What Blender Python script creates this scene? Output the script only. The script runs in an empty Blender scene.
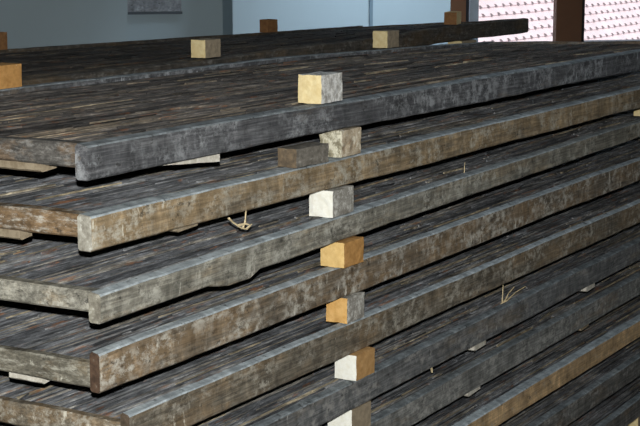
import bpy, math, random
from mathutils import Vector, Matrix, noise
random.seed(7)
sc = bpy.context.scene
COL = sc.collection
K = 0.88          # metres per layout unit
ZT = 1.32         # height of the top face of the front stack's uppermost frame
R = math.radians

# ------------------------------------------------------------------ helpers
class MB:
    def __init__(s): s.v = []; s.f = []; s.m = []
    def vert(s, p): s.v.append(tuple(p)); return len(s.v) - 1
    def face(s, ids, m=0): s.f.append(tuple(ids)); s.m.append(m)
    def loft(s, rings, cap=True, m=0, capm=None):
        ids = [[s.vert(p) for p in r] for r in rings]
        n = len(rings[0])
        for a, b in zip(ids[:-1], ids[1:]):
            for i in range(n):
                j = (i + 1) % n
                s.face((a[i], a[j], b[j], b[i]), m)
        if cap:
            s.face(tuple(reversed(ids[0])), m if capm is None else capm)
            s.face(tuple(ids[-1]), m if capm is None else capm)
    def box(s, lo, hi, m=0):
        x0, y0, z0 = lo; x1, y1, z1 = hi
        s.loft([[(x0, y0, z0), (x0, y1, z0), (x0, y1, z1), (x0, y0, z1)],
                [(x1, y0, z0), (x1, y1, z0), (x1, y1, z1), (x1, y0, z1)]], m=m)
    def build(s, name, mats, parent=None, smooth=False):
        me = bpy.data.meshes.new(name)
        me.from_pydata(s.v, [], s.f)
        if not isinstance(mats, (list, tuple)): mats = [mats]
        for x in mats: me.materials.append(x)
        for p, k in zip(me.polygons, s.m):
            p.material_index = k; p.use_smooth = smooth
        me.validate()
        import bmesh
        bm = bmesh.new(); bm.from_mesh(me)
        bmesh.ops.recalc_face_normals(bm, faces=bm.faces); bm.to_mesh(me); bm.free()
        o = bpy.data.objects.new(name, me); COL.objects.link(o)
        if parent: o.parent = parent
        return o

def tag(o, label=None, cat=None, group=None, kind=None):
    if label: o['label'] = label
    if cat: o['category'] = cat
    if group: o['group'] = group
    if kind: o['kind'] = kind
    return o

def empty(name, loc, rz=0):
    o = bpy.data.objects.new(name, None); COL.objects.link(o)
    o.empty_display_size = .1
    o.location = loc; o.rotation_euler = (0, 0, rz)
    return o

# ------------------------------------------------------------------ materials
class NT:
    def __init__(s, name):
        s.mat = bpy.data.materials.new(name); s.mat.use_nodes = True
        s.t = s.mat.node_tree; s.t.nodes.clear()
        s.out = s.n('ShaderNodeOutputMaterial'); s.b = s.n('ShaderNodeBsdfPrincipled')
        s.l(s.b.outputs[0], s.out.inputs[0])
    def n(s, kind, **kw):
        x = s.t.nodes.new(kind)
        for k, v in kw.items(): setattr(x, k, v)
        return x
    def l(s, a, b): s.t.links.new(a, b)
    def coords(s, scale, rand=True):
        tc = s.n('ShaderNodeTexCoord'); mp = s.n('ShaderNodeMapping')
        s.l(tc.outputs['Object'], mp.inputs['Vector'])
        mp.inputs['Scale'].default_value = scale
        if rand:
            oi = s.n('ShaderNodeObjectInfo'); ml = s.n('ShaderNodeMath', operation='MULTIPLY'); ml.inputs[1].default_value = 37.
            s.l(oi.outputs['Random'], ml.inputs[0]); s.l(ml.outputs[0], mp.inputs['Location'])
        return mp.outputs[0]
    def noise(s, scale, detail=5, rough=.6, dist=0, rand=True):
        x = s.n('ShaderNodeTexNoise'); x.inputs['Scale'].default_value = 1
        x.inputs['Detail'].default_value = detail; x.inputs['Roughness'].default_value = rough
        x.inputs['Distortion'].default_value = dist
        s.l(s.coords(scale, rand), x.inputs['Vector'])
        return x.outputs['Fac']
    def ramp(s, fac, stops, interp='LINEAR'):
        r = s.n('ShaderNodeValToRGB'); r.color_ramp.interpolation = interp
        e = r.color_ramp.elements
        while len(e) < len(stops): e.new(.5)
        for el, (p, c) in zip(e, stops):
            el.position = p; el.color = (c, c, c, 1) if isinstance(c, (int, float)) else (*c, 1)
        s.l(fac, r.inputs[0]); return r.outputs[0]
    def mix(s, fac, a, b, mode='MIX'):
        m = s.n('ShaderNodeMix', data_type='RGBA', blend_type=mode)
        if isinstance(fac, (int, float)): m.inputs[0].default_value = fac
        else: s.l(fac, m.inputs[0])
        for k, x in ((6, a), (7, b)):
            if isinstance(x, tuple): m.inputs[k].default_value = (*x, 1)
            else: s.l(x, m.inputs[k])
        return m.outputs[2]
    def finish(s, col, rough=.8, spec=.3, bump=None, strength=.3, dist=.004):
        if isinstance(col, tuple): s.b.inputs['Base Color'].default_value = (*col, 1)
        else: s.l(col, s.b.inputs['Base Color'])
        s.b.inputs['Roughness'].default_value = rough
        s.b.inputs['Specular IOR Level'].default_value = spec
        if bump is not None:
            b = s.n('ShaderNodeBump'); b.inputs['Strength'].default_value = strength; b.inputs['Distance'].default_value = dist
            s.l(bump, b.inputs['Height']); s.l(b.outputs[0], s.b.inputs['Normal'])
        return s.mat

def weathered(name, dark, mid, light, warm, warm_amt=.5, spot=.6, spotcol=(.50, .48, .42), seed=0, sc_x=1.):
    """old rail wood: grain along X, tan wear patches, pale mould and plaster spots, dark stains"""
    m = NT(name)
    o = seed * 1.7
    grain = m.noise((7 * sc_x, 90, 190), 7, .72, .5)
    base = m.ramp(grain, [(.28, dark), (.46, tuple((a + b) / 2 for a, b in zip(dark, mid))), (.54, mid), (.72, light)])
    tan = m.ramp(m.noise((2.2 + o * .1, 9, 14), 5, .7), [(.56 - warm_amt * .25, 0.), (.66 - warm_amt * .2, 1.)])
    base = m.mix(m.mix(.75, (0., 0., 0.), tan), base, m.mix(m.ramp(grain, [(.36, 0.), (.64, 1.)]), tuple(x * .6 for x in warm), tuple(min(1, x * 1.15) for x in warm)))
    # uneven greying in upright smears
    blot = m.noise((26, 12, 10 + o * .3), 6, .72, .3)
    base = m.mix(.9, base, m.ramp(blot, [(.30, .45), (.45, .85), (.56, 1.15), (.7, 1.9)]), 'MULTIPLY')
    # mottled pale mould
    mould = m.ramp(m.noise((30, 34, 34 + o), 8, .78), [(.52 - spot * .06, 0.), (.64 - spot * .06, .95)])
    patch = m.ramp(m.noise((6, 9, 9 + o), 3, .6), [(.42, .12), (.56, 1.)])
    base = m.mix(m.mix(.85, (0., 0., 0.), m.mix(1., mould, patch, 'MULTIPLY')), base, spotcol)
    # plaster drips, taller than wide
    drip = m.ramp(m.noise((60, 30, 22), 4, .65), [(.66 - spot * .06, 0.), (.72 - spot * .04, 1.)])
    where = m.ramp(m.noise((3.5, 3, 3 + o), 2, .5), [(.45, 0.), (.6, 1.)])
    base = m.mix(m.mix(1., drip, where, 'MULTIPLY'), base, tuple(min(1, x * 1.35) for x in spotcol))
    stain = m.ramp(m.noise((40, 40, 55), 5, .7), [(.33, 1.), (.40, 0.)])
    base = m.mix(m.mix(.7, (0., 0., 0.), stain), base, (.02, .018, .016))
    return m.finish(base, .75, .3, m.mix(.5, grain, blot), .8, .004)

def reed_material(name, stops, rust):
    m = NT(name)
    g = m.n('ShaderNodeNewGeometry')
    per = m.ramp(g.outputs['Random Per Island'], stops)
    streak = m.noise((22, 240, 90), 6, .75)
    col = m.mix(.9, per, m.ramp(streak, [(.32, .18), (.45, .7), (.55, 1.2), (.68, 2.3)]), 'MULTIPLY')
    ru = m.ramp(m.noise((9, 60, 20), 5, .7), [(.58, 0.), (.66, 1.)])
    col = m.mix(m.mix(.7, (0., 0., 0.), ru), col, m.mix(.75, col, rust))
    dirt = m.ramp(m.noise((7, 16, 16), 5, .7), [(.34, .4), (.5, .95), (.66, 1.5)])
    col = m.mix(.9, col, dirt, 'MULTIPLY')
    return m.finish(col, .5, .4, streak, .6, .003)

def block_material(name, base, var, spots=None, spot_amt=.5, rough=.85):
    m = NT(name)
    grain = m.noise((60, 60, 60), 5, .7)
    col = m.mix(m.ramp(grain, [(.35, 0.), (.65, 1.)]), var, base)
    if spots:
        sp = m.ramp(m.noise((75, 75, 60), 6, .78), [(.66 - spot_amt * .22, 0.), (.72 - spot_amt * .18, 1.)])
        col = m.mix(m.mix(.8, (0., 0., 0.), sp), col, spots)
    return m.finish(col, rough, .25, grain, .35, .003)

def plain(name, col, rough=.8, spec=.3, var=.12, scale=8, rand=False):
    m = NT(name)
    n_ = m.noise((scale,) * 3, 4, .6, 0, rand)
    c = m.mix(m.ramp(n_, [(.3, 0.), (.7, 1.)]), tuple(x * (1 - var) for x in col), tuple(min(1, x * (1 + var)) for x in col))
    return m.finish(c, rough, spec)

# name, dark, mid, light, warm tone, warm amount, spots
RAILS = [
    weathered('slate_rail_wood', (.035, .036, .040), (.10, .10, .105), (.19, .19, .195), (.14, .11, .08), .05, .85, (.33, .34, .35), 1),
    weathered('tan_rail_wood', (.07, .055, .038), (.19, .155, .11), (.31, .26, .19), (.33, .235, .13), .68, .55, (.50, .47, .39), 2),
    weathered('olive_rail_wood', (.09, .085, .070), (.24, .225, .185), (.40, .38, .32), (.30, .24, .16), .22, .7, (.54, .52, .45), 3),
    weathered('brown_rail_wood', (.065, .052, .038), (.175, .14, .10), (.30, .25, .185), (.25, .17, .095), .55, .9, (.56, .53, .46), 4),
    weathered('umber_rail_wood', (.06, .05, .037), (.16, .135, .10), (.26, .225, .17), (.22, .155, .09), .45, .75, (.46, .43, .36), 5),
    weathered('dark_grey_rail_wood', (.06, .061, .062), (.15, .152, .152), (.26, .26, .26), (.19, .16, .125), .1, .6, (.32, .31, .29), 6),
    weathered('ash_grey_rail_wood', (.085, .085, .080), (.19, .19, .18), (.32, .32, .305), (.25, .20, .15), .05, .7, (.40, .39, .36), 7),
    weathered('honey_rail_wood', (.22, .15, .085), (.40, .28, .16), (.52, .38, .23), (.56, .38, .20), .9, -.2, (.40, .36, .30), 8),
    weathered('charcoal_rail_wood', (.055, .053, .048), (.125, .122, .112), (.21, .205, .19), (.17, .13, .09), .1, .35, (.36, .35, .33), 9),
    weathered('dim_rail_wood', (.045, .044, .040), (.11, .105, .098), (.18, .175, .165), (.15, .115, .08), .1, .35, (.30, .29, .27), 10),
    weathered('blackish_brown_rail_wood', (.028, .024, .020), (.065, .056, .046), (.11, .098, .082), (.10, .07, .04), .3, .2, (.20, .19, .17), 11),  # very dark brown, for the back stack rails
]
REED = reed_material('dried_reed', [(0., (.055, .057, .062)), (.25, (.115, .120, .130)), (.55, (.180, .186, .198)), (.78, (.230, .230, .230)),
                                    (.92, (.22, .195, .155)), (1., (.36, .30, .20))], (.30, .12, .04))
REED_TOP = reed_material('dark_warm_brown_reed', [(0., (.026, .023, .021)), (.25, (.055, .049, .045)), (.55, (.088, .078, .071)), (.78, (.125, .110, .095)),
                                    (.92, (.18, .145, .105)), (1., (.33, .27, .18))], (.24, .085, .026))  # darker and browner reed for the uppermost mat
REED_DARK = reed_material('blackish_brown_reed', [(0., (.010, .009, .008)), (.4, (.024, .021, .019)), (.75, (.040, .034, .029)), (1., (.075, .06, .042))], (.10, .045, .016))  # very dark brown reed for the back stack mats
PALE_LATH = block_material('pale_lath_wood', (.66, .63, .56), (.42, .38, .31))
BROWN_LATH = block_material('brown_lath_wood', (.33, .27, .19), (.20, .155, .10))
TWIG = plain('dry_straw', (.62, .50, .30), .7, .3, .3, 60)

# ------------------------------------------------------------------ wooden frame with a reed mat
def wob(x, seed, a, s=1.6): return a * noise.noise(Vector((x * s, seed * 7.31, seed * 1.7)))

PALETOP = weathered('pale_blue_grey_rail_top', (.24, .27, .285), (.37, .41, .43), (.50, .545, .57), (.36, .41, .43), 0., .2, (.55, .59, .60), 30)  # top faces get a paler blue-grey than the rail sides
DULLTOP = weathered('dull_blue_grey_rail_top', (.10, .112, .118), (.18, .20, .21), (.29, .315, .33), (.2, .22, .23), 0., .3, (.38, .41, .42), 31)
def frame(i, u0, v0, zt, h, da, t, L=3.87, W=.955, reed_drop=.010, end_top=.004, end_bot=.30, twist=None, bumps=(),
          rail_mat=None, top_mat=None, reed_mat=None, label='', group='', far_up=.0, end_mat=None, short_mat=None):
    """u0,v0,zt: left front corner and height of the top face (layout units); the frame's origin is its front left bottom corner"""
    root = empty('reed_frame', ((u0 * K), v0 * K, ZT + (zt - h) * K), da)
    tag(root, label, 'frame', group)
    tw = twist or (lambda u, v: 0.)
    l, w, hh, th = L * K, W * K, h * K, t * K
    rm = rail_mat; mat = reed_mat or REED
    def Wp(x, y, z): return (x, y, z + K * tw(x / K, y / K))
    def long_rail(y0, y1, z0, z1, seed, bump=(), slope=.003):
        mb = MB(); rings = []; N = 96
        rr = random.Random(seed)
        for k in range(N + 1):
            x = l * k / N
            a = wob(x, seed, .0035); b = wob(x, seed + 3, .0045); c = wob(x, seed + 9, .003)
            a2 = wob(x, seed + 21, .0022, 14); b2 = wob(x, seed + 23, .0016, 16)
            dz = 0
            for (u1, u2, d) in bump:
                q = (x / K - u1) / (u2 - u1)
                if 0 < q < 1: dz += d * K * min(1, q * 3.2) * min(1, (1 - q) * 9)
            e = .003 if 0 < k < N else .004
            xx = x + (0 if 0 < k < N else 0)
            zb, ztp = z0 + b + b2 + dz, z1 + a + a2 * .6
            ya, yb = y0 + c, y1 + c
            rings.append([Wp(xx, ya + e, zb), Wp(xx, ya, zb + e), Wp(xx, ya, (zb + ztp) / 2), Wp(xx, ya, ztp - e - slope), Wp(xx, ya + e * .7, ztp - slope), Wp(xx, yb - e, ztp), Wp(xx, yb, ztp - e), Wp(xx, yb, zb + e), Wp(xx, yb - e, zb)])
        # slightly rounded ends
        def inset(r, d):
            c = Vector((0, 0, 0))
            for p in r: c += Vector(p)
            c /= len(r)
            return [tuple(Vector(p).lerp(c, .05) + Vector((d, 0, 0))) for p in r]
        rings = [inset(rings[0], -.003)] + rings + [inset(rings[-1], .003)]
        mb.loft(rings, capm=2)
        n9 = len(rings[0])
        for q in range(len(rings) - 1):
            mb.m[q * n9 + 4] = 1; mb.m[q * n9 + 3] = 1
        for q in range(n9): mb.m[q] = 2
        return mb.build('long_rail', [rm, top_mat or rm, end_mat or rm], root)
    r0 = long_rail(0, th, 0, hh, i * 5 + 1, bumps)
    r1 = long_rail(w - th, w, 0, hh + far_up * K, i * 5 + 2, (), 0.)
    # short rails at both ends, tenoned between the long ones
    for x0 in (.006, l - .006 - th * 1.1):
        mb = MB(); rings = []
        zb, ztp = hh * end_bot, hh - end_top * K
        N = 30
        for k in range(N + 1):
            y = th * .7 + (w - th * 1.4) * k / N
            a = wob(y, i + x0, .003, 6); b = wob(y, i + 4 + x0, .003, 6); c = wob(y, i + 8 + x0, .003, 5); e = .004
            x1, x2 = x0 + c, x0 + th * 1.1 + c
            rings.append([Wp(x1 + e, y, zb + b), Wp(x2, y, zb + b), Wp(x2, y, ztp + a), Wp(x1 + e, y, ztp + a), Wp(x1, y, ztp + a - e), Wp(x1 - .001, y, (zb + ztp) / 2), Wp(x1, y, zb + b + e)])
        mb.loft(rings)
        mb.build('end_rail', short_mat or rm, root)
    # reed mat: loose stalks side by side over a dense under-layer
    top = hh - reed_drop * K
    rr = random.Random(100 + i)
    mb = MB()
    x_in0, x_in1 = .010 + th * .5, l - .010 - th * .5
    def stalk(xa, xb, y, r, z, dy, n=3):
        rings = []
        for k in range(n + 1):
            s = k / n; x = xa + (xb - xa) * s; yy = y + dy * s
            zz = z + rr.uniform(-.0008, .0008)
            rad = r * (1 - .25 * s)
            rings.append([Wp(x, yy - rad, zz - r), Wp(x, yy - rad * .8, zz + rad * .35), Wp(x, yy, zz + rad * .8), Wp(x, yy + rad * .8, zz + rad * .35), Wp(x, yy + rad, zz - r)])
        mb.loft(rings)
    y = th + .002
    while y < w - th - .002:
        r = rr.uniform(.0015, .0027)
        y += r
        x = x_in0 - rr.uniform(0, .006)
        while x < x_in1:
            ln = min(rr.uniform(.12, .9), x_in1 - x + rr.uniform(0, .004))
            dy = rr.uniform(-.007, .007) * min(1, ln)
            stalk(x, x + ln, y, r * rr.uniform(.85, 1.2), top - .0035 + rr.uniform(-.003, .002), dy, 3 if ln > .4 else 2)
            x += ln + (rr.uniform(0, .03) if rr.random() < .4 else -rr.uniform(0, .05))
        y += r * .9
    # a few broken stalks lying askew on top
    for q in range(160):
        x = rr.uniform(x_in0 + .02, x_in1 - .3); ln = rr.uniform(.05, .28)
        yy = rr.uniform(th + .03, w - th - .03)
        stalk(x, x + ln, yy, rr.uniform(.0016, .003), top + .0005, rr.uniform(-.02, .02), 2)
    # under-layer
    nn = 12
    rings = []
    for k in range(nn + 1):
        x = x_in0 + (x_in1 - x_in0) * k / nn
        rings.append([Wp(x, th * .8, top - .016), Wp(x, w - th * .8, top - .016), Wp(x, w - th * .8, top - .0085), Wp(x, th * .8, top - .0085)])
    mb.loft(rings)
    mb.build('reed_mat', mat, root)
    root['_'] = 0; del root['_']
    return root

def batten(root, lo, hi, mat, label=None, skew=(0, 0)):
    """short lath under the frame, corner to corner in the frame's own layout units (z from the rail bottom)"""
    mb = MB(); N = 6; rings = []
    d = [b - a for a, b in zip(lo, hi)]
    along = 0 if d[0] > d[1] else 1
    s0 = random.uniform(0, 9)
    for k in range(N + 1):
        q = k / N
        if along == 0:
            x = lo[0] + d[0] * q; yo = skew[0] * q; zo = skew[1] * q
            p = [(x, lo[1] + yo, lo[2] + zo), (x, hi[1] + yo, lo[2] + zo * .8), (x, hi[1] + yo, hi[2]), (x, lo[1] + yo, hi[2])]
        else:
            y = lo[1] + d[1] * q; xo = skew[0] * q; zo = skew[1] * q
            p = [(lo[0] + xo, y, lo[2] + .004 + zo), (lo[0] + .006 + xo, y, lo[2] + zo), (hi[0] + xo, y, lo[2] + zo + .004), (hi[0] + xo, y, hi[2]), (lo[0] + xo, y, hi[2])]
        p = [tuple(K * c + .0012 * noise.noise(Vector((c * 30 + s0, q * 5, j))) for j, c in enumerate(pp)) for pp in p]
        rings.append(p)
    mb.loft(rings)
    o = mb.build('batten', mat, root)
    if label: o['label'] = label
    return o

def ss(a, b, x):
    t = max(0., min(1., (x - a) / (b - a))); return t * t * (3 - 2 * t)

V = [.0124, .0145, -.0282, .0011, .0097, -.0019, .0199, .0055, -.0036, -.0293]
ZS = [0., -.1437, -.2902, -.4246, -.5814, -.7398, -.8910, -1.0426, -1.1884, -1.3420]
H = [.0727, .0755, .0659, .0865, .0865, .0792, .0791, .0737, .0813, .0780]
DA = [-.01034, -.00705, .02544, .00693, -.0038, .00273, .00091, -.00588, -.00513, -.00295]
U0 = [.038, .047, .016, .046, .150, .03, .02, .035, .04, .05]
T = [.030, .034, .028, .023, .022, .026, .026, .034, .026, .026]
DROP = [.012, .010, .010, .036, .034, .012, .012, .012, .012, .012]
FL = ['uppermost reed frame of the front stack, with dark slate-grey long rail',
      'reed frame with warm tan brown knotty rail, second from the top of the front stack',
      'reed frame with grey-beige wavy-edged rail that bulges underneath, third from top of front stack',
      'reed frame with brown rail mottled white and a dark end grain strip, fourth from top',
      'reed frame with umber brown rail blotched pale, fifth from top of the front stack',
      'reed frame with dark grey rail and straw tuft standing behind it, sixth from top',
      'reed frame with ash grey rail just above the honey-coloured one, seventh from top',
      'reed frame with clean honey tan rail, the only yellowish one near the bottom right corner',
      'charcoal grey reed frame directly below the honey tan rail at bottom right',
      'lowest reed frame in view, dim grey rail cut by the bottom right corner']
TOPS = [DULLTOP, PALETOP, PALETOP, PALETOP, PALETOP, DULLTOP, DULLTOP, PALETOP, DULLTOP, DULLTOP]
ENDS = {3: block_material('dark_brown_end_grain', (.11, .066, .042), (.05, .030, .020), (.22, .20, .17), .3), 1: block_material('pale_grey_end_grain', (.42, .40, .34), (.20, .18, .145), (.56, .54, .48), .5),
        2: block_material('olive_end_grain', (.32, .30, .24), (.14, .125, .10), (.48, .46, .40), .5), 4: block_material('umber_end_grain', (.14, .10, .07), (.06, .045, .03), (.3, .27, .22), .4)}
SHORT = {0: weathered('brown_short_rail', (.045, .042, .038), (.11, .102, .092), (.19, .18, .165), (.17, .115, .07), .35, .15, (.30, .29, .27), 41),
         1: weathered('speckled_short_rail', (.06, .046, .032), (.15, .115, .08), (.26, .21, .15), (.24, .15, .075), .8, .45, (.55, .53, .47), 42),
         3: weathered('olive_grey_short_rail', (.08, .072, .056), (.17, .155, .12), (.27, .25, .20), (.22, .165, .10), .2, .5, (.44, .42, .35), 43)}
frames = []
for i in range(10):
    tw = None
    if i == 0:
        tw = lambda u, v: -.038 * ss(1.95, 4.3, u) * max(0, v / .95)
    fr = frame(i, U0[i], V[i], ZS[i], H[i], DA[i], T[i], reed_drop=DROP[i],
               end_top=(.004 if i < 3 else DROP[i] - .008 if i < 5 else .006), end_bot=.29 if i < 3 else .08 if i < 5 else .25,
               twist=tw, bumps=[(.40, .60, -.014)] if i == 2 else (),
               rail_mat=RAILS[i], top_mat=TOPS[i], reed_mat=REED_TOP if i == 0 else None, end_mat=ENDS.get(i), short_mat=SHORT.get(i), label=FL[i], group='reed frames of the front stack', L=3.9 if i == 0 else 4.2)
    frames.append(fr)

# laths poking out below the rails (frame layout units)
batten(frames[0], (.265, .028, -.006), (.480, .060, .010), PALE_LATH, 'pale lath lying under the front rail', (-.012, -.015))
batten(frames[0], (.20, .034, -.005), (.19, .050, .012), BROWN_LATH)
batten(frames[0], (.020, .14, .002), (.07, .34, .024), BROWN_LATH, 'grey-brown lath below the end rail')
batten(frames[1], (.305, .014, -.0105), (.385, .90, .012), BROWN_LATH)
batten(frames[1], (.012, .20, .002), (.05, .45, .026), BROWN_LATH)
batten(frames[3], (.016, .165, -.008), (.06, .255, .012), PALE_LATH, 'pale scrap of lath below the end rail')
batten(frames[3], (.30, .022, -.006), (.37, .9, .012), PALE_LATH)
batten(frames[4], (.016, .12, -.008), (.06, .20, .012), PALE_LATH)
for u in (1.83, 2.78):
    batten(frames[5], (u, .004, -.019), (u + .085, .93, .004), PALE_LATH, 'chalky lath end below the rail')
batten(frames[6], (1.84, .004, -.014), (1.93, .93, .006), PALE_LATH)
batten(frames[6], (2.79, .004, -.013), (2.87, .93, .006), BROWN_LATH)

# ------------------------------------------------------------------ back stack: warped top frame with frames below it
def tw_back(u, v):
    q = max(0., min(1., v / .95))
    return (1 - q) * (.010 * ss(1.0, 2.2, u) + .017 * ss(2.2, 3.0, u)) + q * (.012 - .050 * u / 3.9)
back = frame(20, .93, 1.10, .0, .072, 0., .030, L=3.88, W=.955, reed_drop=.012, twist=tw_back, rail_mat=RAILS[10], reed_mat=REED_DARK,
             label='blackish warped reed frame topping the back stack, rail end jutting before the window',
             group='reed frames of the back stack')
def copy_tree(o, parent=None):
    c = o.copy(); COL.objects.link(c)
    if parent: c.parent = parent; c.matrix_parent_inverse.identity()
    for ch in list(o.children): copy_tree(ch, c)
    return c
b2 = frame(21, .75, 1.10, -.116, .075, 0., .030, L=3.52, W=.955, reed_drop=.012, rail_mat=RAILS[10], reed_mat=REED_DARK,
           label='blackish reed frame in the back stack underneath the warped one', group='reed frames of the back stack')
for k in range(1, 9):
    c = copy_tree(b2)
    c.location.z -= .147 * K * k; c.location.x += K * random.uniform(-.03, .03)
    c['label'] = 'dark reed frame deep in the back stack, hidden behind the front stack'

# ------------------------------------------------------------------ spacer blocks
BM = {}
def bm_(key, *a):
    if key not in BM: BM[key] = block_material(*a)
    return BM[key]
YEL = bm_('yel', 'pale_yellow_end_grain', (.84, .70, .40), (.72, .56, .28))
WHT = bm_('wht', 'chalk_white_end_grain', (.93, .92, .85), (.82, .79, .68))
ORG = bm_('org', 'orange_end_grain', (.76, .46, .17), (.60, .33, .10))
YOR = bm_('yor', 'yellow_ochre_end_grain', (.80, .56, .24), (.68, .44, .16))
GRYSIDE = bm_('grys', 'grey_plastered_side', (.36, .34, .30), (.22, .20, .17), (.62, .60, .55), .75)
WHTSIDE = bm_('whts', 'whitish_plastered_side', (.52, .50, .46), (.30, .28, .25), (.80, .79, .76), .95)
ORGSIDE = bm_('orgs', 'orange_side_with_plaster', (.56, .30, .10), (.40, .20, .06), (.80, .78, .72), .12)
BRNSIDE = bm_('brns', 'bare_brown_side', (.52, .31, .13), (.40, .22, .08))
MOSSY = bm_('moss', 'rough_lichen_wood', (.42, .38, .27), (.16, .14, .09), (.74, .70, .56), .8)
MOSSIDE = bm_('mosside', 'rough_pitted_wood', (.58, .49, .36), (.30, .22, .14), (.78, .72, .58), .6)
TANSIDE = bm_('tans', 'grey_tan_side', (.36, .29, .20), (.24, .19, .13))
DKBRN = bm_('dkb', 'dark_brown_block_wood', (.25, .125, .05), (.16, .075, .03))
WTHR = bm_('wthr', 'weathered_offcut_wood', (.22, .20, .17), (.10, .088, .072), (.34, .32, .28), .4)
WTHREND = bm_('wthre', 'weathered_offcut_end', (.20, .145, .09), (.09, .07, .05), (.30, .27, .22), .3)

def block(u, v, z, du, dv, dz, mats, label, group, rz=0., seed=1, rough=.0012, cut=0., squash=1.):
    """a sawn cube of wood; slot 0 = the end grain (faces that look along -X/+X), slot 1 = the other sides"""
    mb = MB(); N = 5
    d = (du * K, dv * K, dz * K)
    def P(a, b, c):
        x, y, zz = a * d[0], b * d[1], c * d[2]
        e = .0022 if (a in (0, 1)) + (b in (0, 1)) + (c in (0, 1)) >= 2 else 0
        cx, cy, cz = d[0] / 2, d[1] / 2, d[2] / 2
        q = Vector((x, y, zz)); ctr = Vector((cx, cy, cz))
        if e: q = q + (ctr - q).normalized() * e * .5
        n = noise.noise_vector(q * 55 + Vector((seed * 3.1, 0, 0))) * rough
        q += n
        if c == 0: q.z = max(q.z, 0)
        q.x += cut * (zz / d[2] - .5)
        return q
    idx = {}
    def vid(a, b, c):
        k = (a, b, c)
        if k not in idx: idx[k] = mb.vert(P(a / N, b / N, c / N))
        return idx[k]
    for s in (0, N):
        for p in range(N):
            for q in range(N):
                mb.face((vid(s, p, q), vid(s, p + 1, q), vid(s, p + 1, q + 1), vid(s, p, q + 1)), 0)
                mb.face((vid(p, s, q), vid(p + 1, s, q), vid(p + 1, s, q + 1), vid(p, s, q + 1)), 1)
                mb.face((vid(p, q, s), vid(p + 1, q, s), vid(p + 1, q + 1, s), vid(p, q + 1, s)), 1)
    o = mb.build('spacer_block', mats, None)
    o.location = (u * K, v * K, ZT + z * K); o.rotation_euler = (0, 0, rz)
    tag(o, label, 'block', group)
    return o

GF = 'spacer blocks in the column at the middle of the front stack'
def gap(i): return ZS[i] - H[i] - ZS[i + 1] - .0025
blocks = [
    block(.918, -.006, .001, .108, .066, .071, [YEL, WHTSIDE], 'pale yellow block with whitish side, topmost of the column, standing free on the uppermost frame', GF, R(1), 1, .002),
    block(1.024, -.003, ZS[1], .100, .066, gap(0), [MOSSY, MOSSIDE], 'rough lichen-speckled block on the tan rail, just under the slate-grey rail', GF, 0, 2, .003),
    block(.976, -.006, ZS[2], .112, .070, gap(1), [WHT, GRYSIDE], 'chalk-white block with cracked face and grey side on the grey-beige wavy rail', GF, R(1.5), 3, .002),
    block(1.012, -.018, ZS[3], .104, .070, gap(2), [YOR, ORGSIDE], 'yellow-orange block with white plaster along its lower edge, on the brown mottled rail', GF, 0, 4, .0015),
    block(1.060, .000, ZS[4], .094, .064, gap(3), [ORG, GRYSIDE], 'orange-faced block with grey side on the umber rail, fifth of the column', GF, 0, 5, .0015),
    block(1.088, -.012, ZS[5], .102, .066, gap(4), [WHT, BRNSIDE], 'white-faced block with bare orange-brown side on the dark grey rail', GF, 0, 6, .001),
    block(1.094, .004, ZS[6], .106, .075, gap(5), [WHT, TANSIDE], 'lowest block of the column, white face and grey-tan side, cut by the bottom edge', GF, 0, 7, .001),
]
tag(block(.797, -.008, ZS[1] + .002, .142, .056, .046, [WTHREND, WTHR], '', None, R(-3), 21, .002),
    'low grey weathered offcut lying on the tan rail, left of the lichen-speckled block', 'block', GF)
for k in range(7, 9):
    block(1.07, .0, ZS[k], .104, .078, gap(k - 1), [YEL, TANSIDE], 'spacer block low in the column, below the bottom edge of the photo', 'unseen lower spacer blocks', 0, 10 + k)
block(1.07, .0, ZS[9], .104, .078, gap(8), [YEL, TANSIDE], 'spacer block low in the column, below the bottom edge of the photo', 'unseen lower spacer blocks', 0, 30)
# right-hand column
for k in range(1, 10):
    lab = 'pale spacer block at the right edge of the photo, on the grey-beige rail' if k == 2 else 'spacer block in the right-hand column, past the right edge of the photo'
    uu = 3.63 if k == 2 else 3.72
    vv = V[k] + DA[k] * 3.5
    block(uu, vv + .002, ZS[k] - .002, .10, .08, gap(k - 1) - .003, [YEL, TANSIDE], lab, 'spacer blocks in the right-hand column' if k != 2 else 'spacer block at the right edge', 0, 40 + k)
# under the lowest frame and on the far rails of the front stack's top frame
for (u, v) in ((1.07, 0.), (3.4, 0.), (1.07, .84), (3.4, .84)):
    block(u, v, ZS[9] - H[9] - .080, .10, .08, .079, [YEL, TANSIDE], 'spacer block on the floor under the lowest frame', 'floor blocks under the front stack', 0, 60 + int(u * 10))
GT = 'blocks on the far rail of the uppermost front frame'
block(.82, .940, -.003, .092, .07, .068, [YOR, ORGSIDE], 'orange block on the far rail of the uppermost frame, cut by the left edge', GT, 0, 71)
block(3.02, .930, -.0145, .098, .066, .066, [YEL, TANSIDE], 'pale yellow block on the far rail, in front of the jutting dark rail', GT, 0, 72)
GB = 'blocks on top of the back stack'
block(2.03, 1.103, .002, .094, .060, .062, [YEL, TANSIDE], 'pale yellow block with brown-grey side on the near rail of the back stack', GB, 0, 73)
block(4.02, 1.112, .0265, .100, .058, .056, [DKBRN, YEL], 'two-tone block with brown face and pale side before the window frame', GB, R(14), 74)
block(3.82, 1.985, -.024, .075, .05, .060, [DKBRN, DKBRN], 'small dark brown block on the far rail before the pale wall', GB, R(-6), 75)
block(1.96, 2.0, .000, .09, .06, .066, [DKBRN, DKBRN], 'dark brown block on the far rail, cut by the left edge against the wall', GB, 0, 76)
block(4.06, 1.105, -.0765, .16, .07, .028, [YEL, TANSIDE], 'thin pale block end squeezed beneath the jutting rail of the back stack', GB, 0, 77)

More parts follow.
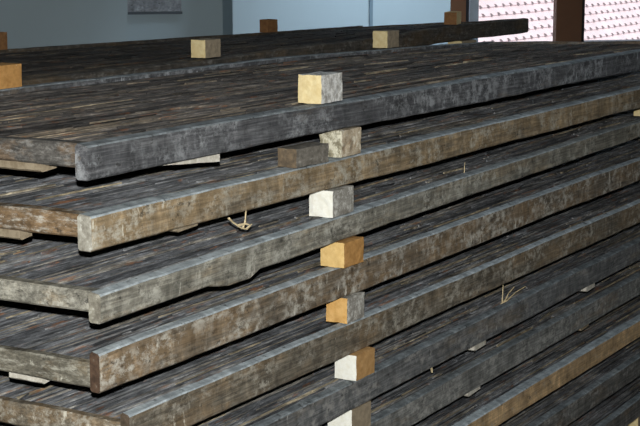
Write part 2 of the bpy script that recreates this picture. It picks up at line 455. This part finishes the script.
# ------------------------------------------------------------------ straw bits
def tube(mb, pts, r, n=5):
    rings = []
    for k, p in enumerate(pts):
        p = Vector(p)
        d = (Vector(pts[min(k + 1, len(pts) - 1)]) - Vector(pts[max(k - 1, 0)])).normalized()
        a = d.cross(Vector((.3, .9, .1))).normalized(); b = d.cross(a)
        q = r * (1 - .5 * k / max(1, len(pts) - 1))
        rings.append([tuple(p + (a * math.cos(6.283 * j / n) + b * math.sin(6.283 * j / n)) * q) for j in range(n)])
    mb.loft(rings)
def straws(name, loc, strands, r, label, cat, group=None):
    mb = MB()
    for s in strands: tube(mb, [tuple(K * c for c in p) for p in s], r)
    o = mb.build(name, TWIG)
    o.location = (loc[0] * K, loc[1] * K, ZT + loc[2] * K)
    return tag(o, label, cat, group)
straws('straw_tuft', (2.15, .045, -.752), [[(0, 0, 0), (.003, 0, .03), (.005, 0, .064)], [(.012, .0, 0), (.05, .0, .025), (.085, -.004, .040)], [(.02, .0, .0), (.11, .0, .018), (.17, -.008, .026)], [(0, .004, 0), (.05, .004, .01)]], .0024,
       'tuft of three pale dry straws sticking up behind the dark grey rail', 'straw')
straws('forked_twig', (.525, .005, -.2225), [[(.0, .0, .0), (.02, .004, -.012), (.05, .0, -.030), (.062, -.004, -.034)], [(.055, .0, -.032), (.066, .0, -.018), (.073, .002, .006)], [(.035, .0, -.022), (.055, -.01, -.020), (.068, -.014, -.026)], [(.066, -.004, -.034), (.085, -.006, -.026)]], .0026,
       'small forked pale twig hanging below the tan rail', 'twig')
straws('straw_stub', (1.58, .020, -.812), [[(0, 0, .004), (.002, -.006, -.012), (.003, -.008, -.026)]], .004, 'short pale straw stub hanging under the dark grey rail, lower middle', 'straw')
straws('straw_stub', (1.86, .05, -.296), [[(0, 0, 0), (.002, 0, .02), (.004, .0, .036)]], .0016, 'thin upright straw behind the grey-beige rail, right of the block column', 'straw')

# ------------------------------------------------------------------ room
CAM = Vector((-2.0894, -1.705, 1.6644))
P0 = Vector((6.1003, 3.1094, 0)); WD = Vector((.7126, -.7015, 0)); NI = Vector((-.7015, -.7126, 0))  # wall foot, along the wall to the right, into the room
def wp(s, d, z): return tuple(P0 + WD * s + NI * d + Vector((0, 0, z)))
def wbox(mb, s0, s1, d0, d1, z0, z1, m=0):
    mb.loft([[wp(s0, d0, z0), wp(s0, d1, z0), wp(s0, d1, z1), wp(s0, d0, z1)], [wp(s1, d0, z0), wp(s1, d1, z0), wp(s1, d1, z1), wp(s1, d0, z1)]], m=m)
FZ = ZT + (ZS[9] - H[9] - .080) * K
CZ = FZ + 2.9
S0, S1, D1 = -4.0, 4.6, 13.0
WALL = plain('bluish_white_plaster', (.40, .475, .505), .9, .2, .03, 1.5)
CEIL = plain('ceiling_plaster', (.72, .74, .76), .9, .2, .03, 1.5)
CONC = plain('concrete_floor', (.22, .21, .20), .85, .3, .25, 5)
BROWN = plain('brown_window_frame_paint', (.095, .042, .020), .45, .4, .1, 10)
DARKGAP = plain('black_gap_shadow', (.010, .010, .011), .7, .2, .05, 10)
mb = MB()
RB = -.30   # depth of the wall recess
wbox(mb, S0, -1.16, -.45, 0, FZ, CZ)                # left of the recess
wbox(mb, -1.16, -.536, -.45, RB, FZ, CZ)            # back of the recess
wbox(mb, -.536, .83, -.45, 0, FZ, CZ)               # wall between recess and window
WS0, WS1, WZ0, WZ1 = .83, 2.95, 1.015, FZ + 2.35
wbox(mb, WS0, WS1, -.45, 0, FZ, WZ0); wbox(mb, WS0, WS1, -.45, 0, WZ1, CZ); wbox(mb, WS1, S1, -.45, 0, FZ, CZ)
tag(mb.build('wall_back', WALL), kind='structure')
mb = MB(); wbox(mb, S0, S1, -.45, D1, FZ - .15, FZ); tag(mb.build('floor', CONC), kind='structure')
mb = MB(); wbox(mb, S0, S1, -.45, D1, CZ, CZ + .15); tag(mb.build('ceiling', CEIL), kind='structure')
mb = MB(); wbox(mb, S0 - .2, S0, -.45, D1, FZ - .15, CZ + .15); tag(mb.build('wall_left', WALL), kind='structure')
mb = MB(); wbox(mb, S0 - .2, S1 + .2, D1, D1 + .2, FZ - .15, CZ + .15); tag(mb.build('wall_front', WALL), kind='structure')
mb = MB()
wbox(mb, S1, S1 + .2, -.45, D1, FZ - .15, CZ + .15)
tag(mb.build('wall_right', WALL), kind='structure')
# window with brown casements
win = empty('window_1', wp(1.9, -.05, WZ0)); tag(win, kind='structure')
def wpart(name, boxes, mat):
    mb = MB()
    for b in boxes: wbox(mb, *b)
    o = mb.build(name, mat, win); o.matrix_parent_inverse = Matrix.Translation(-Vector(win.location)); return o
wpart('window_frame', [(.830, .930, -.045, .004, WZ0, WZ1), (1.532, 1.706, -.045, .004, WZ0, WZ1), (2.80, 2.95, -.13, .004, WZ0, WZ1),
                       (.930, 1.532, -.13, .004, WZ0, WZ0 + .030), (1.706, 2.80, -.13, .004, WZ0, WZ0 + .030),
                       (.930, 1.532, -.13, .004, WZ1 - .07, WZ1), (1.706, 2.80, -.13, .004, WZ1 - .07, WZ1)], BROWN)
wpart('gap_shadow', [(.930, .953, -.11, -.004, WZ0 + .03, WZ1 - .07), (1.706, 1.728, -.11, -.004, WZ0 + .03, WZ1 - .07)], DARKGAP)  # black strips paint the shadowed gap beside the casement stiles
GLASS = bpy.data.materials.new('clear_glass'); GLASS.use_nodes = True
nt = GLASS.node_tree; nt.nodes.clear()
o_ = nt.nodes.new('ShaderNodeOutputMaterial'); mx = nt.nodes.new('ShaderNodeMixShader'); mx.inputs[0].default_value = .05
tr = nt.nodes.new('ShaderNodeBsdfTransparent'); gl = nt.nodes.new('ShaderNodeBsdfGlossy'); gl.inputs['Roughness'].default_value = .02
nt.links.new(tr.outputs[0], mx.inputs[1]); nt.links.new(gl.outputs[0], mx.inputs[2]); nt.links.new(mx.outputs[0], o_.inputs[0])
wpart('pane', [(.953, 1.532, -.070, -.064, WZ0 + .03, WZ1 - .07)], GLASS)
wpart('pane', [(1.728, 2.80, -.070, -.064, WZ0 + .03, WZ1 - .07)], GLASS)
wpart('shutter_guide', [(1.050, 1.110, -.30, -.25, WZ0, WZ1)], plain('grey_shutter_guide', (.42, .45, .48), .6, .3, .05, 10))
# narrow dark service pipe on the wall and a boarded panel in the recess
mb = MB(); wbox(mb, .307, .328, 0, .014, FZ, CZ); tag(mb.build('trim_1', plain('slate_pipe_paint', (.16, .22, .26), .6, .3, .05, 10)), kind='structure')
PANEL = weathered('grey_board_paint', (.24, .26, .29), (.33, .345, .37), (.42, .43, .45), (.3, .3, .31), 0., 0., (.4, .41, .43), 15)
pn = empty('wall_panel', wp(-.95, RB, 1.24)); tag(pn, 'grey boarded panel fixed in the wall recess, at the top of the photo', 'panel')
def ppart(name, boxes, mat):
    mb = MB()
    for b in boxes: wbox(mb, *b)
    o = mb.build(name, mat, pn); o.matrix_parent_inverse = Matrix.Translation(-Vector(pn.location)); return o
ppart('board', [(-1.13, -.795, RB, RB + .030, 1.252 + .11 * k, 1.252 + .11 * k + .104) for k in range(6)], PANEL)
ppart('bottom_shadow_strip', [(-1.13, -.790, RB, RB + .034, 1.236, 1.2505)], plain('panel_shadow_line', (.10, .115, .13), .7, .3, .05, 10))  # dark strip paints the shadow line under the boards

# ------------------------------------------------------------------ tiled roof outside
TILE = plain('pale_pink_roof_tile', (.80, .60, .565), .85, .2, .10, 3)
GAPM = plain('shade_between_tiles', (.22, .16, .15), .9, .1, .1, 5)  # dark colour stands for the shadow in the tile gaps
roof = empty('tiled_roof', (15.6, 4.9, .55)); tag(roof, 'overexposed pale pink tiled roof outside, seen through the window', 'roof')
mb = MB(); gm = MB()
tw_, te = .20, .118
up = Vector((0, .7071, .7071)); nr = Vector((0, -.7071, .7071)); ux = Vector((1, 0, 0))
rr = random.Random(3)
for r_ in range(-14, 22):
    for c_ in range(-60, 56):
        cx = (c_ + (.5 if r_ % 2 else 0)) * tw_; cy = r_ * te
        hw = tw_ * .492; lift = .016 + rr.uniform(-.003, .003); j = rr.uniform(-.004, .004)
        def q(a, b, k): return tuple(ux * (cx + a) + up * (cy + b + j) + nr * k)
        low = [(-hw, .035), (-hw * .93, .012), (-hw * .55, 0), (hw * .55, 0), (hw * .93, .012), (hw, .035)]
        top_ = [q(a, b, lift) for a, b in low] + [q(hw, te * 1.25, .001), q(-hw, te * 1.25, .001)]
        bot = [q(a, b, lift - .014) for a, b in low] + [q(hw, te * 1.25, -.010), q(-hw, te * 1.25, -.010)]
        it = [mb.vert(p) for p in top_]; ib = [mb.vert(p) for p in bot]
        mb.face(it)
        for k in range(7): mb.face((it[k], ib[k], ib[k + 1], it[k + 1]))
        # dark quad painting the gap's shadow where two rounded tile ends meet
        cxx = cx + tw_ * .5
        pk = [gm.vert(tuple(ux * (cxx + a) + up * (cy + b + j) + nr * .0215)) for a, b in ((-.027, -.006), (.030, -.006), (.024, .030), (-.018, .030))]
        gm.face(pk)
mb.build('roof_tile_course', TILE, roof)
gm.build('tile_gap_shade', GAPM, roof)

# ------------------------------------------------------------------ light
w = bpy.data.worlds.new('sky'); sc.world = w; w.use_nodes = True
bg = w.node_tree.nodes['Background']; bg.inputs[0].default_value = (.62, .80, 1., 1); bg.inputs[1].default_value = 1.3
sun = bpy.data.lights.new('sun', 'SUN'); sun.energy = 2.4; sun.angle = R(.6); sun.color = (1., .96, .92)
so = bpy.data.objects.new('sun', sun); COL.objects.link(so)
so.rotation_euler = Vector((.35, .62, -.9)).normalized().to_track_quat('-Z', 'Y').to_euler()
# cool fill lights, added without a fixture: by the back wall, over the stacks
for nm, (a, b), e, sz, sp in (('added_fill_by_the_wall', (.40, .75), 36, .7, 100), ('added_fill_over_the_stacks', (-.3, 5.6), 7, 2.0, 170)):
    dl = bpy.data.lights.new(nm, 'AREA'); dl.shape = 'RECTANGLE'; dl.size = sz; dl.size_y = sz; dl.energy = e; dl.color = (.68, .84, 1.); dl.spread = R(sp)
    do = bpy.data.objects.new(nm, dl); COL.objects.link(do); do.location = wp(a, b, CZ - .02)
# camera flash just above the lens
yaw, pitch = .531444, .171038
fw = Vector((math.cos(yaw) * math.cos(pitch), math.sin(yaw) * math.cos(pitch), -math.sin(pitch)))
rt = Vector((math.sin(yaw), -math.cos(yaw), 0)); upv = rt.cross(fw)
fl = bpy.data.lights.new('camera_flash', 'SPOT'); fl.energy = 560; fl.spot_size = R(62); fl.spot_blend = .5; fl.shadow_soft_size = .012; fl.color = (.97, .98, .95)
fo = bpy.data.objects.new('camera_flash', fl); COL.objects.link(fo)
fo.location = CAM + upv * .095 - rt * .004; fo.rotation_euler = fw.to_track_quat('-Z', 'Y').to_euler()

# ------------------------------------------------------------------ camera
cd = bpy.data.cameras.new('camera'); cd.sensor_width = 36; cd.lens = 1568.24 / 640 * 36; cd.clip_start = .05; cd.clip_end = 200
co = bpy.data.objects.new('camera', cd); COL.objects.link(co); co.location = CAM
rot = Matrix((rt, upv, -fw)).transposed(); co.rotation_euler = rot.to_euler()
sc.camera = co
sc.view_settings.view_transform = 'Standard'; sc.view_settings.look = 'None'; sc.view_settings.gamma = 1; sc.view_settings.exposure = 0
sc.view_settings.use_curve_mapping = False
